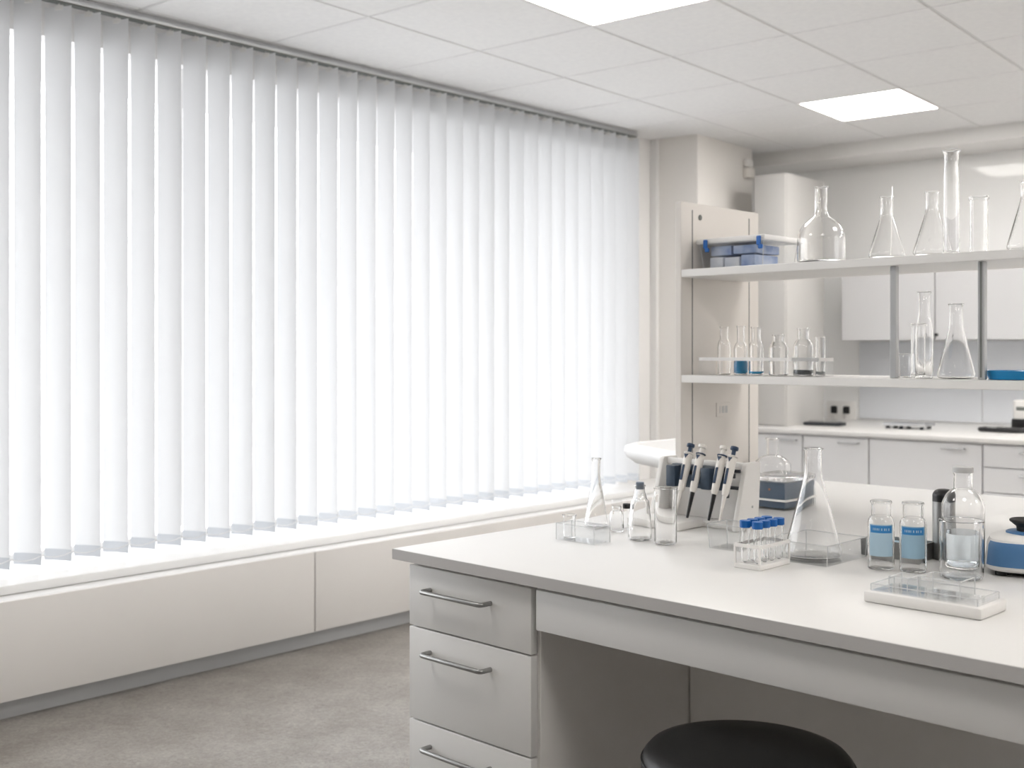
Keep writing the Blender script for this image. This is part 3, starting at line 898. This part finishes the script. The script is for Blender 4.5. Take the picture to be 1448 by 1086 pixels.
bottle_in(-1.858, .0185, .0115, .136, .080, .100, 'empty small bottle at the left end of the rack')
bottle_in(-1.802, .0195, .0105, .138, .072, .092, 'small bottle holding deep blue liquid in the rack', True, .048)
bottle_in(-1.751, .0200, .0130, .134, .075, .095, 'small bottle with a shallow blue layer in the rack', True, .010)
bottle_in(-1.680, .0262, .0150, .112, .074, .092, 'wide empty small bottle in the middle of the rack')
bottle_in(-1.604, .0265, .0150, .128, .078, .098, 'wide small bottle with dark grey residue in the rack', True, .016, 'dark_liquid')
t = thing('small_tube', 'short straight glass tube at the right end of the rack', 'tube', 'b', (-1.5525, 2.752, Z2+.0015))
MB().lathe(vessel(beaker(.0130, .104, .001, .003), .0012), 32).build('body', 'glass', t)
MB().lathe([(0, .0036), (.008, .0036), (.0112, .006), (.0112, .012), (0, .012)], 28).build('contents', 'dark_liquid', t)
# rest of the lower shelf
glass('small_beaker', 'small glass beaker in front of the left steel post on the lower shelf', 'beaker', 'b', (-1.345, 2.81, Z2), beaker(.0195, .0610, .003, .004), .0015, group='lower shelf glassware')
glass('measuring_cylinder', 'plain glass cylinder beside the tall necked bottle on the lower shelf', 'cylinder', 'b', (-1.2975, 2.788, Z2), [(.0165, 0), (.0185, .002), (.0185, .010), (.0172, .014), (.0172, .132), (.0200, .1355), (.0205, .137), (.019, .138)], .0015, .005, group='lower shelf glassware')
o = [(.0190, 0)] + arc(.0172, .004, .004, -50, 0, 3) + [(.0212, .010), (.0212, .105), (.0205, .120), (.0175, .140), (.0145, .152), (.0135, .158), (.0135, .208), (.0165, .2125), (.0172, .2145), (.0155, .216)]
glass('necked_bottle', 'tall long-necked glass bottle on the lower shelf', 'bottle', 'b', (-1.262, 2.745, Z2), o, .0016, .006, group='lower shelf glassware')
glass('conical_flask', 'conical flask between the tall bottle and the right steel post', 'flask', 'b', (-1.190, 2.765, Z2), erlenmeyer(.0445, .0155, .184, .056, .0035, .010), .0017, .004, group='lower shelf glassware')
solo(MB().lathe([(0, 0), (.042, 0), (.045, .002), (.0505, .018), (.052, .0215), (.050, .022), (.0475, .019), (.043, .005), (0, .004)], 48), 'blue_dish', 'blue_glaze', 'shallow bright blue dish on the lower shelf', 'dish', 'b', (-1.060, 2.758, Z2))

# ------------------------------------------------------------------ instrument beyond the shelving
t = thing('floor_instrument', 'white instrument with an open overhanging hood between bench and window', 'instrument', 'b', (-2.46, 3.32, 0))
pl = [Vector((.400, 4.08)), Vector((.436, 4.16)), Vector((.80, 4.52)), Vector((.72, 3.62)), Vector((.64, 3.50)), Vector((.56, 3.62))]
inv = (Matrix.Translation(world((-2.46, 3.32, 0), 'b')) @ Matrix.Rotation(-R(YAW['b']), 4, 'Z')).inverted()


def inner(ps_, d):
    c = sum(ps_, Vector((0, 0)))/len(ps_)
    return [p + (c-p).normalized()*d for p in ps_]


def l3(p, z):
    q = inv @ Vector((p.x, p.y, z))
    return tuple(q)


rings = [[l3(p, .825) for p in inner(pl, .05)], [l3(p, .845) for p in inner(pl, .012)], [l3(p, .865) for p in pl], [l3(p, .885) for p in inner(pl, .006)], [l3(p, .893) for p in inner(pl, .03)], [l3(p, .890) for p in inner(pl, .045)], [l3(p, .850) for p in inner(pl, .052)]]
v = MB(); n = len(pl)
v._add([p for r_ in rings for p in r_], [tuple(range(n))] + [(n*k+i, n*k+(i+1) % n, n*k+n+(i+1) % n, n*k+n+i) for k in range(len(rings)-1) for i in range(n)] + [tuple(range(n*(len(rings)-1), n*len(rings)))])
v.build('hood', 'white_lacquer', t, angle=60)
c = inv @ Vector((.74, 4.05, 0))
MB().box(c.x-.06, c.x+.06, c.y-.06, c.y+.06, .06, .828, .01).build('column', 'white_lacquer', t)
MB().box(c.x-.2, c.x+.2, c.y-.2, c.y+.2, 0, .06, .01).build('base', 'white_lacquer', t)

# ================================================================== LIGHT, SKY, CAMERA
w = bpy.data.worlds.new('World'); S.world = w; w.use_nodes = True
nt = w.node_tree
bg = nt.nodes['Background']
tc = nt.nodes.new('ShaderNodeTexCoord'); sx = nt.nodes.new('ShaderNodeSeparateXYZ')
mr = nt.nodes.new('ShaderNodeMapRange')
mr.inputs['From Min'].default_value = -.12; mr.inputs['From Max'].default_value = .10
mr.inputs['To Min'].default_value = 2.9; mr.inputs['To Max'].default_value = 5.4
nt.links.new(tc.outputs['Generated'], sx.inputs[0]); nt.links.new(sx.outputs['Z'], mr.inputs['Value'])
nt.links.new(mr.outputs[0], bg.inputs['Strength'])
bg.inputs['Color'].default_value = (.965, .98, 1.0, 1)

cam = bpy.data.cameras.new('Camera'); co = bpy.data.objects.new('Camera', cam); COL.objects.link(co)
co.location = (0, 0, CAM_H); co.rotation_euler = (R(90), 0, 0)
cam.sensor_fit = 'HORIZONTAL'; cam.sensor_width = 36
cam.lens = 36*1613.24/1448
cam.shift_y = -(543-497.24)/1448
cam.clip_start = .05; cam.clip_end = 100
cam.dof.use_dof = True; cam.dof.focus_distance = 2.35; cam.dof.aperture_fstop = 5.0
S.camera = co
S.view_settings.view_transform = 'Standard'; S.view_settings.look = 'None'
S.view_settings.gamma = 1; S.view_settings.use_curve_mapping = False
S.view_settings.exposure = 0.0
S.cycles.max_bounces = 24; S.cycles.transmission_bounces = 20; S.cycles.transparent_max_bounces = 16
S.cycles.diffuse_bounces = 6; S.cycles.glossy_bounces = 8
S.cycles.use_denoising = True
S.cycles.sample_clamp_indirect = 40
